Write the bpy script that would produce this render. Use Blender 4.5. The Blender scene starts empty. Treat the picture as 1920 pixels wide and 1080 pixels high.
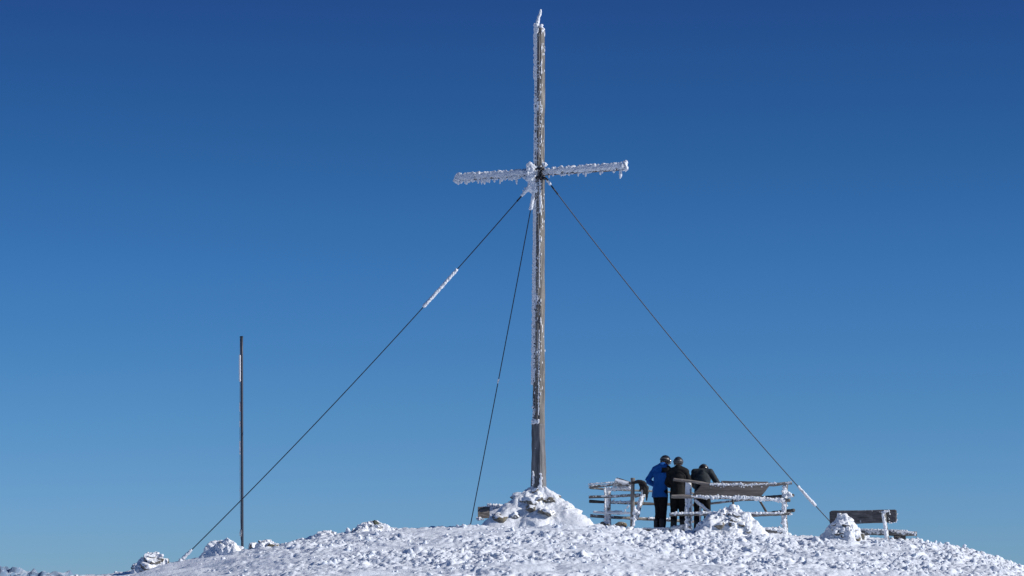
import bpy, bmesh, math, random
import numpy as np
from mathutils import Vector, Matrix
random.seed(7)
R = math.radians
SC = bpy.context.scene
COL = SC.collection
FPX, D0, HOR = 5333.0, 64.0, 1095.0

def P(px, py, y=0.0):                      # a point seen at (px,py) whose distance behind the cross is y
    d = D0 + y
    return np.array([(px-960)/FPX*d, y, (HOR-py)/FPX*d])

# ------------------------------------------------------------------ noise
def _perm(seed):
    r = np.random.RandomState(seed); p = r.permutation(256); return np.concatenate([p, p, p])
_PT = {}
def perlin3(x, y, z, seed=0):
    if seed not in _PT: _PT[seed] = _perm(seed)
    p = _PT[seed]
    xi, yi, zi = np.floor(x).astype(int), np.floor(y).astype(int), np.floor(z).astype(int)
    xf, yf, zf = x-xi, y-yi, z-zi
    xi, yi, zi = xi & 255, yi & 255, zi & 255
    u, v, w = [t*t*t*(t*(t*6-15)+10) for t in (xf, yf, zf)]
    def g(h, a, b, c):
        h = h & 15
        q = np.where(h < 8, a, b); r = np.where(h < 4, b, np.where((h == 12) | (h == 14), a, c))
        return np.where(h & 1, -q, q) + np.where(h & 2, -r, r)
    A = p[xi]+yi; AA = p[A]+zi; AB = p[A+1]+zi; B = p[xi+1]+yi; BA = p[B]+zi; BB = p[B+1]+zi
    l = lambda t, a, b: a+t*(b-a)
    return l(w, l(v, l(u, g(p[AA], xf, yf, zf), g(p[BA], xf-1, yf, zf)), l(u, g(p[AB], xf, yf-1, zf), g(p[BB], xf-1, yf-1, zf))),
                l(v, l(u, g(p[AA+1], xf, yf, zf-1), g(p[BA+1], xf-1, yf, zf-1)), l(u, g(p[AB+1], xf, yf-1, zf-1), g(p[BB+1], xf-1, yf-1, zf-1))))
def n2(x, y, s, seed=0): return perlin3(x/s+31.7, y/s+17.3, np.zeros_like(x)+seed*3.37+.5, seed)
def nv(V, s, seed=0): return perlin3(V[:, 0]/s+51.3, V[:, 1]/s+27.9, V[:, 2]/s+13.1, seed)
def fbm(V, s, o=3, seed=0):
    t = 0; a = 1
    for k in range(o): t = t + a*nv(V, s/2**k, seed+k); a *= .5
    return t

# ------------------------------------------------------------------ mesh building
def ico(sub):
    bm = bmesh.new(); bmesh.ops.create_icosphere(bm, subdivisions=sub, radius=1)
    V = np.array([v.co[:] for v in bm.verts]); F = np.array([[v.index for v in f.verts] for f in bm.faces]); bm.free()
    return V, F
ICO = {k: ico(k) for k in (1, 2, 3, 4)}
def rotm(rx, ry, rz):
    return np.array((Matrix.Rotation(rz, 3, 'Z') @ Matrix.Rotation(ry, 3, 'Y') @ Matrix.Rotation(rx, 3, 'X')))
def unit(v): v = np.asarray(v, float); return v/max(np.linalg.norm(v), 1e-9)

class MB:
    def __init__(s): s.V = []; s.F = []; s.n = 0
    def add(s, V, F):
        s.V.append(np.asarray(V, float)); s.F.append(np.asarray(F, int)+s.n); s.n += len(V); return s
    def box(s, c, size, rot=(0, 0, 0), amp=0.0, cuts=0, taper=None, M=None):
        bm = bmesh.new(); bmesh.ops.create_cube(bm, size=1)
        if cuts: bmesh.ops.subdivide_edges(bm, edges=bm.edges[:], cuts=cuts, use_grid_fill=True)
        V = np.array([v.co[:] for v in bm.verts]); F = [[v.index for v in f.verts] for f in bm.faces]; bm.free()
        V = V*np.array(size)
        V = V @ (M if M is not None else rotm(*rot)).T + np.array(c)
        if amp: V = V + np.stack([nv(V, .12, k) for k in (1, 2, 3)], 1)*amp
        return s.add(V, F)
    def tube(s, path, rad, seg=10, lat=None, amp=0.0, ns=.08, seed=0, roundcap=False, step=None, power=None):
        P_ = np.asarray(path, float); r = np.tile(rad, (len(P_), 1)) if isinstance(rad, tuple) and np.ndim(rad) == 1 and len(rad) == 2 else np.asarray(rad, float)
        if r.ndim == 0: r = np.full(len(P_), float(r))
        if r.ndim == 1: r = np.stack([r, r], 1)
        if step:
            L = np.concatenate([[0], np.cumsum(np.linalg.norm(np.diff(P_, axis=0), axis=1))])
            m = max(2, int(L[-1]/step)+1); t = np.linspace(0, L[-1], m)
            P_ = np.stack([np.interp(t, L, P_[:, k]) for k in range(3)], 1); r = np.stack([np.interp(t, L, r[:, k]) for k in range(2)], 1)
        T = np.gradient(P_, axis=0); T /= np.linalg.norm(T, axis=1)[:, None]+1e-12
        if roundcap:
            a, b = P_[0], P_[-1]; Pn = []; Rn = []; Tn = []
            for q in (80, 60, 35, 15): Pn.append(a-T[0]*r[0].mean()*math.sin(R(q))); Rn.append(r[0]*math.cos(R(q))); Tn.append(T[0])
            Pn += list(P_); Rn += list(r); Tn += list(T)
            for q in (15, 35, 60, 80): Pn.append(b+T[-1]*r[-1].mean()*math.sin(R(q))); Rn.append(r[-1]*math.cos(R(q))); Tn.append(T[-1])
            P_, r, T = np.array(Pn), np.array(Rn), np.array(Tn)
        ref = unit(lat) if lat is not None else (np.array([0, 0, 1.]) if abs(T[len(T)//2][2]) < .8 else np.array([1., 0, 0]))
        V = []
        ang = np.arange(seg)*2*math.pi/seg
        ca, sa = np.cos(ang), np.sin(ang)
        if power: ca, sa = np.sign(ca)*abs(ca)**power, np.sign(sa)*abs(sa)**power
        for p, t, q in zip(P_, T, r):
            u = unit(ref-t*np.dot(ref, t)); w = np.cross(t, u)
            V.append(p+np.outer(ca*q[0], u)+np.outer(sa*q[1], w))
        V = np.concatenate(V)
        if amp:
            C = np.repeat(P_, seg, 0); d = V-C; d /= np.linalg.norm(d, axis=1)[:, None]+1e-9
            V = V+d*(fbm(V, ns, 2, seed)*amp)[:, None]
        m = len(P_); F = []
        i = np.arange(seg); j = (i+1) % seg
        for k in range(m-1): F.append(np.stack([k*seg+i, k*seg+j, (k+1)*seg+j, (k+1)*seg+i], 1))
        s.add(V, np.concatenate(F))
        c0 = s.n; 
        s.add(np.array([P_[0], P_[-1]]), np.zeros((0, 3), int))
        b = c0-m*seg
        s.F.append(np.stack([b+j, b+i, np.full(seg, c0)], 1)); s.F.append(np.stack([b+(m-1)*seg+i, b+(m-1)*seg+j, np.full(seg, c0+1)], 1))
        return s
    def blob(s, c, size, rot=(0, 0, 0), amp=.25, ns=.9, seed=0, sub=2, M=None):
        V, F = ICO[sub]
        off = seed*7.31 % 97
        W = V+off
        V = V*(1+amp*(nv(W, ns, seed % 11)+.5*nv(W, ns/2, (seed+3) % 11)))[:, None]
        V = V*np.array(size if hasattr(size, '__len__') else (size,)*3)
        V = V @ (M if M is not None else rotm(*rot)).T+np.array(c)
        return s.add(V, F)
    def stone(s, c, size, rot=(0, 0, 0), seed=0, sub=3, M=None):
        V, F = ICO[sub]; V = V.copy(); r = np.random.RandomState(seed)
        for k in range(11):
            n = unit(r.normal(0, 1, 3)); d = r.uniform(.52, .86); q = V @ n
            V = V-np.outer(np.maximum(q-d, 0), n)
        W = V+seed*3.1
        V = V*(1+.13*(nv(W, .8, seed % 9)+.6*nv(W, .35, (seed+2) % 9)+.3*nv(W, .16, (seed+4) % 9)))[:, None]
        V = V*1.15*np.array(size) @ (M if M is not None else rotm(*rot)).T+np.array(c)
        return s.add(V, F)
    def mesh(s, name, off=(0, 0, 0), smooth=True):
        V = np.concatenate(s.V)-np.array(off)
        me = bpy.data.meshes.new(name)
        loops = []; tot = []
        for F in s.F:
            if len(F): loops.append(F.reshape(-1)); tot.append(np.full(len(F), F.shape[1]))
        loops = np.concatenate(loops); tot = np.concatenate(tot)
        me.vertices.add(len(V)); me.vertices.foreach_set('co', V.astype(np.float32).ravel())
        me.loops.add(len(loops)); me.loops.foreach_set('vertex_index', loops.astype(np.int32))
        st = np.concatenate([[0], np.cumsum(tot)[:-1]])
        me.polygons.add(len(tot)); me.polygons.foreach_set('loop_start', st.astype(np.int32))
        try: me.polygons.foreach_set('loop_total', tot.astype(np.int32))
        except Exception: pass
        me.polygons.foreach_set('use_smooth', np.full(len(tot), smooth))
        me.update(calc_edges=True); me.validate()
        return me

def link(me, name, mat, parent=None, origin=None):
    o = bpy.data.objects.new(name, me); COL.objects.link(o)
    for m in (mat if isinstance(mat, (list, tuple)) else [mat]): me.materials.append(m)
    if parent is not None: o.parent = parent
    elif origin is not None: o.location = origin
    return o
BASE = {}
def thing(name, label, cat, loc, group=None):
    o = bpy.data.objects.new(name, None); COL.objects.link(o); o.empty_display_size = .2
    o.location = loc; BASE[o.name] = np.array(loc, float); o['label'] = label; o['category'] = cat
    if group: o['group'] = group
    return o
def part(mb, name, mat, root, smooth=True, under=None, label=None):
    me = mb.mesh(name, BASE[root.name], smooth)
    o = link(me, name, mat, under or root)
    if label: o['label'] = label
    return o
def rime_part(mb, name, mat, root, voxel=.008, under=None, sm=1, lump=.004):
    me = remesh(mb.mesh(name, BASE[root.name]), voxel, sm)
    V = np.zeros(len(me.vertices)*3, np.float32); me.vertices.foreach_get('co', V); V = V.reshape(-1, 3).astype(float)
    N = np.zeros(len(me.vertices)*3, np.float32); me.vertices.foreach_get('normal', N); N = N.reshape(-1, 3)
    d = nv(V, .035, 4)+.6*nv(V, .017, 5)
    me.vertices.foreach_set('co', (V+N*(d*lump)[:, None]).astype(np.float32).ravel()); me.update()
    return link(me, name, mat, under or root)
def solo(mb, name, mat, loc, label, cat, group=None, smooth=True):
    o = link(mb.mesh(name, loc, smooth), name, mat, None, loc); o['label'] = label; o['category'] = cat
    if group: o['group'] = group
    return o
def remesh(me, voxel, smooth_it=4, factor=.5):
    o = bpy.data.objects.new('tmp', me); COL.objects.link(o)
    m = o.modifiers.new('r', 'REMESH'); m.mode = 'VOXEL'; m.voxel_size = voxel; m.use_smooth_shade = True
    if smooth_it: s = o.modifiers.new('s', 'SMOOTH'); s.iterations = smooth_it; s.factor = factor
    dg = bpy.context.evaluated_depsgraph_get(); dg.update()
    r = bpy.data.meshes.new_from_object(o.evaluated_get(dg))
    bpy.data.objects.remove(o); bpy.data.meshes.remove(me)
    r.materials.clear()
    return r

# ------------------------------------------------------------------ materials
class NT:
    def __init__(s, name):
        s.m = bpy.data.materials.new(name); s.m.use_nodes = True; s.t = s.m.node_tree; s.t.nodes.clear()
        s.out = s.n('ShaderNodeOutputMaterial'); s.b = s.n('ShaderNodeBsdfPrincipled'); s.l(s.b.outputs[0], s.out.inputs[0])
        s.tc = s.n('ShaderNodeTexCoord'); s.geo = s.n('ShaderNodeNewGeometry')
    def n(s, k, **kw):
        q = s.t.nodes.new(k)
        for a, v in kw.items(): setattr(q, a, v)
        return q
    def l(s, a, b): s.t.links.new(a, b)
    def mapping(s, scale, src=None):
        m = s.n('ShaderNodeMapping'); m.inputs['Scale'].default_value = scale
        s.l(src or s.tc.outputs['Object'], m.inputs[0]); return m.outputs[0]
    def noise(s, scale, detail=5, rough=.6, vec=None, dist=0):
        n = s.n('ShaderNodeTexNoise'); n.inputs['Scale'].default_value = scale; n.inputs['Detail'].default_value = detail
        n.inputs['Roughness'].default_value = rough; n.inputs['Distortion'].default_value = dist
        s.l(vec or s.tc.outputs['Object'], n.inputs['Vector']); return n.outputs['Fac']
    def ramp(s, fac, stops):
        r = s.n('ShaderNodeValToRGB'); e = r.color_ramp.elements
        while len(e) < len(stops): e.new(.5)
        for q, (p, c) in zip(e, stops): q.position = p; q.color = (*c, 1) if len(c) == 3 else c
        s.l(fac, r.inputs[0]); return r.outputs[0]
    def math(s, op, a, b=None, c=None, clamp=False):
        m = s.n('ShaderNodeMath', operation=op, use_clamp=clamp)
        for i, v in enumerate((a, b, c)):
            if v is None: continue
            if isinstance(v, (int, float)): m.inputs[i].default_value = v
            else: s.l(v, m.inputs[i])
        return m.outputs[0]
    def mix(s, f, a, b):
        m = s.n('ShaderNodeMix', data_type='RGBA')
        for i, v in ((0, f), (6, a), (7, b)):
            if isinstance(v, (int, float)): m.inputs[i].default_value = v
            elif isinstance(v, tuple): m.inputs[i].default_value = (*v, 1)
            else: s.l(v, m.inputs[i])
        return m.outputs[2]
    def ndot(s, v):
        d = s.n('ShaderNodeVectorMath', operation='DOT_PRODUCT'); s.l(s.geo.outputs['Normal'], d.inputs[0]); d.inputs[1].default_value = v
        return d.outputs['Value']
    def bump(s, h, st=.5, dist=.02):
        b = s.n('ShaderNodeBump'); b.inputs['Strength'].default_value = st; b.inputs['Distance'].default_value = dist
        s.l(h, b.inputs['Height']); s.l(b.outputs[0], s.b.inputs['Normal'])
    def set(s, **kw):
        for k, v in kw.items():
            i = s.b.inputs[k.replace('_', ' ')]
            if isinstance(v, tuple): i.default_value = (*v, 1)
            elif isinstance(v, (int, float)): i.default_value = v
            else: s.l(v, i)
        return s.m
RIME = (.80, .83, .88)
def mat_snow(name, col=(.815, .86, .935), sc=1.0):
    k = NT(name)
    n1 = k.noise(14*sc, 6, .65); n2_ = k.noise(60*sc, 3, .6)
    h = k.math('MULTIPLY_ADD', n2_, .35, n1)
    k.bump(h, .55, .03)
    c = k.mix(k.noise(3, 3), tuple(v*.965 for v in col), col)
    return k.set(Base_Color=c, Roughness=.62)
def mat_wood(name, axis, dark=(.10, .092, .085), lite=(.30, .285, .265), frost=.5, wind=(-.55, -.55, .45), fscale=16):
    k = NT(name)
    s = [26, 26, 26]; s[axis] = 1.6
    v = k.mapping(tuple(s)); g = k.noise(1.0, 6, .7, v, .6)
    s2 = [9, 9, 9]; s2[axis] = .5
    g2 = k.noise(1.0, 4, .6, k.mapping(tuple(s2)))
    w = k.ramp(g, [(.30, tuple(c*.45 for c in dark)), (.46, dark), (.66, lite)])
    w = k.mix(k.ramp(g2, [(.35, (0, 0, 0)), (.7, (1, 1, 1))]), w, k.mix(.5, w, lite))
    fn = k.math('ADD', k.noise(fscale, 5, .7), k.math('MULTIPLY', k.noise(3.1, 2), .6))      # 0..1.6 centred .8
    fn = k.math('MULTIPLY_ADD', k.ndot(wind), .22, fn)
    m = k.ramp(fn, [(0, (0, 0, 0)), (1, (1, 1, 1))])
    thr = 1.20-frost*.6
    m = k.math('MULTIPLY', k.math('SUBTRACT', fn, thr), 14, clamp=True)
    c = k.mix(m, w, RIME)
    k.bump(k.math('MULTIPLY_ADD', m, 1.2, g), .7, .012)
    return k.set(Base_Color=c, Roughness=.8)
def mat_rock(name, frost=.6, base=(.17, .155, .13), alt=(.07, .068, .062), moss=(.16, .12, .05)):
    k = NT(name)
    g = k.noise(7, 7, .7); c = k.ramp(g, [(.32, alt), (.5, base), (.68, tuple(min(1, v*1.8) for v in base))])
    c = k.mix(k.math('MULTIPLY', k.math('SUBTRACT', k.noise(5, 4), .56), 10, clamp=True), c, moss)
    fn = k.math('ADD', k.noise(9, 6, .7), k.math('MULTIPLY', k.noise(2.7, 2), .6))
    fn = k.math('MULTIPLY_ADD', k.ndot((-.1, -.05, .95)), .30, fn)
    m = k.math('MULTIPLY', k.math('SUBTRACT', fn, 1.25-frost*.6), 12, clamp=True)
    k.bump(k.math('MULTIPLY_ADD', m, .8, g), .9, .03)
    return k.set(Base_Color=k.mix(m, c, (.84, .865, .91)), Roughness=.8)
def mat_plain(name, col, rough=.6, metal=0.0, var=.25, scale=12, bump=.15):
    k = NT(name); n = k.noise(scale, 5, .6)
    c = k.mix(n, tuple(v*(1-var) for v in col), tuple(min(1, v*(1+var)) for v in col))
    if bump: k.bump(n, bump, .01)
    return k.set(Base_Color=c, Roughness=rough, Metallic=metal)
M_SNOW = mat_snow('snow_surface')
M_SNOW2 = mat_snow('cairn_snow', (.84, .865, .91), 1.6)
M_RIME = mat_snow('rime_ice', RIME, 3.0)
M_RIME2 = mat_snow('rime_feathers', (.74, .78, .85), 4.0)
M_POSTX = mat_wood('weathered_beam', 2, dark=(.045, .042, .044), lite=(.27, .255, .23), frost=.34, fscale=22)
M_ARM = mat_wood('crossarm_wood', 0, dark=(.07, .06, .055), lite=(.2, .18, .16), frost=.62, fscale=20)
M_SLEEVE = mat_wood('stump_wood', 2, dark=(.06, .06, .068), lite=(.25, .25, .255), frost=.08, fscale=14)
M_LOGX = mat_wood('log_wood', 0, frost=.42)
M_LOGXF = mat_wood('log_wood_frosted', 0, frost=.85)
M_LOGZ = mat_wood('post_wood', 2, frost=.22)
M_LOGZF = mat_wood('post_wood_frosted', 2, frost=.66)
M_LOGD = mat_wood('log_wood_dark', 0, dark=(.045, .04, .038), lite=(.13, .12, .11), frost=.12)
M_BOARD = mat_wood('board_wood', 0, dark=(.12, .105, .095), lite=(.34, .30, .27), frost=.10)
M_BACK = mat_wood('backrest_wood', 0, dark=(.055, .052, .054), lite=(.18, .17, .17), frost=.14)
M_ROCK = mat_rock('cairn_rock', .86, (.13, .125, .115), (.05, .05, .05))
M_ROCKB = mat_rock('bare_rock', .58, (.13, .12, .10), (.05, .048, .045))
M_ROCKS = mat_rock('snowy_rock', .90)
M_WIRE = mat_plain('steel_cable', (.035, .04, .055), .45, .6, bump=0)
M_IRON = mat_plain('dark_iron', (.03, .03, .035), .5, .7)
M_POLE = mat_plain('pole_metal', (.055, .062, .085), .55, .4, bump=0)
M_ROPE = mat_plain('halyard_rope', (.42, .42, .44), .8)

# ------------------------------------------------------------------ ground
CT = [(-2600, 2400), (-1000, 1330), (-500, 1190), (-200, 1128), (0, 1101), (100, 1091), (200, 1080), (245, 1074), (330, 1056), (450, 1035), (500, 1026), (560, 1014), (620, 1003), (700, 997), (780, 994), (860, 989),
      (960, 985), (1060, 983), (1110, 984), (1160, 990), (1200, 994), (1290, 997), (1400, 1000), (1480, 1006), (1560, 1010), (1640, 1011),
      (1700, 1014), (1760, 1021), (1830, 1036), (1880, 1052), (1920, 1068), (2000, 1098), (2300, 1190), (3200, 1500), (5000, 2600)]
CX = np.array([(p-960)/FPX*D0 for p, q in CT]); CZ = np.array([(HOR-q)/FPX*D0 for p, q in CT])
YC = .9
def base_h(x, y):
    x = np.asarray(x, float); y = np.asarray(y, float)
    z = sum(np.interp(x+d, CX, CZ) for d in (-.5, -.25, 0, .25, .5))/5
    ex = np.maximum(np.abs(x)-30, 0); z = z-np.minimum(ex*.45, 700)
    s = YC-y
    sp = np.maximum(s, 0)
    fr = np.where(sp < 12, 1.1*(np.minimum(sp, 12)/12)**1.4, 1.1+1.9*(1-np.exp(-np.maximum(sp-12, 0)/14)))+np.minimum(np.maximum(sp-72, 0)*.3, 600)
    sb = np.maximum(-s, 0)
    bk = np.where(sb < 15, .012*sb**2, 2.7+np.minimum((sb-15)*.45, 650))
    return np.maximum(z-fr-bk, -900)
def axis(lo, hi, st, far):
    a = np.arange(lo, hi+st/2, st); o = []; s = st; v = 0
    while v < far: s *= 1.22; v += s; o.append(v)
    o = np.array(o); return np.concatenate([(lo-o)[::-1], a, hi+o])
gx = axis(-12.2, 12.2, .028, 26000); gy = axis(-12.8, 2.6, .028, 26000)
X, Y = np.meshgrid(gx, gy)
Z = base_h(X, Y)
def detail(X, Y):
    wx = X+.25*n2(X, Y, .9, 4); wy = Y+.25*n2(X, Y, .9, 5)
    broad = .5*n2(X, Y, 2.6, 1)+.35*n2(X, Y, 1.1, 2)
    m = np.clip(.62+1.2*n2(X, Y*1.2, 3.1, 6), .18, 1)
    m *= np.where(X < -1.2, np.clip(1-(-1.2-X)*.13, .30, 1), 1)
    bil = lambda s, sd: np.abs(n2(wx, wy, s, sd))
    lump = .12*bil(.46, 7)+.11*bil(.20, 8)+.085*bil(.10, 9)+.04*bil(.055, 10)
    pk = np.clip(n2(wx, wy, .36, 12)-.15, 0, .22)*.20+np.clip(n2(wx, wy, .17, 13)-.15, 0, .25)*.12+.009*n2(wx, wy, .035, 15)
    # wind-carved drifts, long across the slope
    sas = .17*np.abs(n2(X*.45+.2*Y, Y*1.4, .55, 14))
    return .10*broad+(lump+pk-.07)*m+sas*(1.15-m)-.02
ins = np.clip(1-np.maximum(np.maximum(np.abs(X)-12.2, np.maximum(-12.8-Y, Y-2.6)), 0)/3, 0, 1)
Z = Z+detail(X, Y)*ins
ny, nx = X.shape
I = np.arange(ny*nx).reshape(ny, nx)
g = MB().add(np.stack([X.ravel(), Y.ravel(), Z.ravel()], 1), np.stack([I[:-1, :-1], I[:-1, 1:], I[1:, 1:], I[1:, :-1]], -1).reshape(-1, 4))
go = link(g.mesh('ground'), 'ground', M_SNOW); go['kind'] = 'structure'
def gh(x, y):
    x = np.atleast_1d(np.asarray(x, float)); y = np.atleast_1d(np.asarray(y, float))
    return base_h(x, y)+detail(x, y)
def G(px, y): x = (px-960)/FPX*(D0+y); return np.array([x, y, float(base_h(x, y))])

# loose rime clods lying all over the slope
def clods(n, seed):
    r = np.random.RandomState(seed); mb = MB()
    T = []
    for k in range(7):
        V, F = ICO[2]; W = V+k*5.7
        T.append(V*(1+.42*(nv(W, .8, k)+.6*nv(W, .4, k+1)))[:, None])
    x = r.uniform(-12, 12, n); y = YC+.4-13*r.uniform(0, 1, n)**1.0
    dens = np.clip(.55+1.1*n2(x, y, 1.6, 21), 0, 1)*np.clip(1+(x+1)*.14, .22, 1)
    keep = r.uniform(0, 1, n) < dens; x, y = x[keep], y[keep]
    z = gh(x, y); sz = np.clip(np.exp(r.normal(-3.85, .45, len(x))), .010, .055)
    F = ICO[2][1]
    VV = []; FF = []
    for i in range(len(x)):
        s = sz[i]*np.array([r.uniform(.8, 1.5), r.uniform(.8, 1.3), r.uniform(.6, 1.15)])
        VV.append((T[i % 7]*s) @ rotm(r.uniform(-.5, .5), r.uniform(-.5, .5), r.uniform(0, 6.3)).T+np.array([x[i], y[i], z[i]+sz[i]*.15])); FF.append(F+i*len(T[0]))
    mb.add(np.concatenate(VV), np.concatenate(FF)); return mb
co = link(clods(7500, 3).mesh('snow_clods'), 'snow_clods', M_SNOW); co['kind'] = 'stuff'; co['label'] = 'small white rime clods strewn over the snow slope'; co['category'] = 'snow clods'

# ------------------------------------------------------------------ far mountains
def mountains():
    mx = np.linspace(-3900, -1150, 330); my = np.linspace(14600, 19600, 150)
    A, B = np.meshgrid(mx, my)
    px = A/B*FPX+960
    prof = np.interp(px, [-330, -60, 5, 22, 60, 90, 130, 185, 260], [70, 48, 40, 33, 24, 20, 12, 6, -12])/FPX*16500
    hh = prof*(1+.28*n2(A, B, 420, 31))+80*np.abs(n2(A, B, 260, 32))-46+70*np.abs(n2(A, B, 110, 33))+34*n2(A, B, 50, 34)+14*n2(A, B, 25, 35)-18
    env = np.clip(1-np.abs(B-16500)/1900, 0, 1)
    hh = -500+(hh+500)*env**.55*np.clip((B-14600)/500, 0, 1)
    J = np.arange(A.size).reshape(A.shape)
    m = MB().add(np.stack([A.ravel(), B.ravel(), hh.ravel()], 1), np.stack([J[:-1, :-1], J[:-1, 1:], J[1:, 1:], J[1:, :-1]], -1).reshape(-1, 4))
    k = NT('haze_tinted_rock_and_snow')
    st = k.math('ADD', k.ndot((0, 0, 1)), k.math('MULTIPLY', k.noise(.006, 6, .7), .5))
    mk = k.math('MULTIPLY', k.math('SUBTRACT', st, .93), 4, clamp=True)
    mt = k.set(Base_Color=k.mix(mk, (.15, .23, .34), (.50, .57, .66)), Roughness=.8)  # blue of distant haze painted into both the rock and snow colours
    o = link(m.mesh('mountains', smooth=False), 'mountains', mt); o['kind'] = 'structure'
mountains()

# ------------------------------------------------------------------ cross
Ud = unit((.916, -.40, 0)); Nd = unit((-.40, -.916, 0)); Zd = np.array([0, 0, 1.])
MF = np.stack([Ud, -Nd, Zd], 1)            # local x along the arm, local y away from the camera
C0 = P(1010, 985); CB = np.array([C0[0], 0, base_h(C0[0], 0)])
cross = thing('summit_cross', 'tall weathered wooden summit cross coated in white rime, standing on a snowy stone mound', 'cross', CB)
def W(u, n, z, cx=None): return np.array([C0[0] if cx is None else cx, 0, 0])+Ud*u-Nd*n+Zd*z
zt, zs, zb = P(0, 54)[2], P(0, 795)[2], P(0, 930)[2]
def beam(w0, d0, w1, d1, z0, z1, x0, x1, cuts=90, amp=.006, seed=0, bev=.12):
    mb = MB(); zz = np.linspace(z0, z1, cuts); V = []
    prof = []
    for sx, sy in ((1, 1), (-1, 1), (-1, -1), (1, -1)):
        a = [(sx, sy*(1-bev)), (sx*(1-bev), sy)] if sx*sy > 0 else [(sx*(1-bev), sy), (sx, sy*(1-bev))]
        prof += a
    prof = np.array(prof); 
    pr = []
    for i in range(len(prof)):
        a, b = prof[i], prof[(i+1) % len(prof)]
        for t in (0, .25, .5, .75): pr.append(a+(b-a)*t)
    pr = np.array(pr); m = len(pr)
    for z in zz:
        t = (z-z0)/(z1-z0); w = (w0+(w1-w0)*t)/2; d = (d0+(d1-d0)*t)/2; cx = x0+(x1-x0)*t
        V.append(np.array([W(a*w, b*d, z, cx) for a, b in pr]))
    V = np.concatenate(V)
    Q = V*np.array([1, 1, .06])
    dd = V-np.repeat(np.array([[x0+(x1-x0)*(z-z0)/(z1-z0), 0, z] for z in zz]), m, 0); dd[:, 2] = 0; dd /= np.linalg.norm(dd, axis=1)[:, None]
    V = V+dd*(fbm(Q, .035, 3, seed)*amp)[:, None]
    i = np.arange(m); j = (i+1) % m; F = np.concatenate([np.stack([k*m+i, k*m+j, (k+1)*m+j, (k+1)*m+i], 1) for k in range(len(zz)-1)])
    mb.add(V, F); mb.F.append(((len(zz)-1)*m+i)[None, :]); mb.F.append(i[::-1][None, :]); return mb
xT, xS, xB = P(1013, 0)[0], P(1009.5, 0)[0], P(1010, 0)[0]
part(beam(.205, .27, .145, .20, zs-.03, zt, xS+.005, xT, 220, .012, 2), 'upright', M_POSTX, cross)
part(beam(.295, .30, .24, .30, zb-.3, zs+.0, xB+.0, xS, 60, .02, 5, .3), 'base_sleeve', M_SLEEVE, cross, label='thicker grey stump clasping the foot of the cross')
# second slim plank standing proud on the camera face, leaving the dark seam
pl = MB()
for z0, z1 in ((zs, P(0, 345)[2]), (P(0, 312)[2], zt-.12)):
    n = 40; zz = np.linspace(z0, z1, n)
    xx = np.interp(zz, [zs, zt], [xS, xT])
    pl.tube(np.array([W(.012, -.142+.03*(z-zs)/(zt-zs), z, x) for z, x in zip(zz, xx)]), (.033, .018), 10, lat=Ud, amp=.006, ns=.2, seed=3, power=.6)
part(pl, 'cover_strip', M_POSTX, cross)
# crossarm
aL, aR = P(857, 334, .83), P(1172, 313, -.83)
cmid = (aL+aR)/2; zc_ = cmid[2]
arm = MB(); L = np.linalg.norm(aR-aL); 
n = 120
pp = np.array([aL+(aR-aL)*t for t in np.linspace(0, 1, n)])
arm.tube(pp, np.stack([np.full(n, .072), np.full(n, .06)], 1), 24, lat=Zd, amp=.008, ns=.12, seed=4, power=.5)
part(arm, 'crossarm', M_ARM, cross)
# rime
def rime_line(mb, a, b, n, size, spread, seed, flat=(1, 1, 1), sub=2, amp=.3):
    r = np.random.RandomState(seed); a = np.array(a); b = np.array(b)
    for i in range(n):
        t = r.uniform(0, 1) if n > 3 else (i+.5)/n
        s = size*r.choice([r.uniform(.35, .75), r.uniform(.6, 1.4)])
        mb.blob(a+(b-a)*t+r.normal(0, 1, 3)*np.array(spread), s*np.array(flat)*r.uniform(.8, 1.2, 3), (r.uniform(-.4, .4), r.uniform(-.4, .4), r.uniform(0, 6)), amp, .8, i*3+seed, sub)
def arm_rime():
    mb = MB(); r = np.random.RandomState(5)
    for t0, t1, zo, zh in ((0, .10, .016, .058), (.12, .21, .02, .055), (.235, .33, .012, .06), (.345, .43, .02, .05), (.605, .70, .03, .042), (.72, .83, .026, .046), (.85, .94, .034, .04)):
        q = np.linspace(t0, t1, 60)
        mb.tube(np.array([aL+(aR-aL)*k+Nd*.062+Zd*zo for k in q]), (zh, .022), 20, lat=Zd, amp=.03, ns=.07, seed=6, power=.7, step=.012)
    for i in range(330):                                           # crust over the windward (camera) face and the top
        t = r.uniform(0, 1); p = aL+(aR-aL)*t
        if .475 < t < .53: continue
        if (.53 < t < .60 or .42 < t < .46 or .955 < t < .98) and r.uniform() < .8: continue
        top = r.uniform() < .42
        if top: q = p+Zd*(.082+r.uniform(-.005, .012))-Nd*r.uniform(-.06, .05)
        else: q = p+Nd*(.058+r.uniform(0, .02))+Zd*r.uniform(-.02 if t > .56 else -.065, .08)
        s = r.uniform(.016, .034)
        mb.blob(q, (s*1.3, s*.8, s), (0, 0, R(-23)), .35, .7, i, 2)
    return mb
rime_part(arm_rime(), 'rime_crust', M_RIME2, cross, .008)
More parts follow.
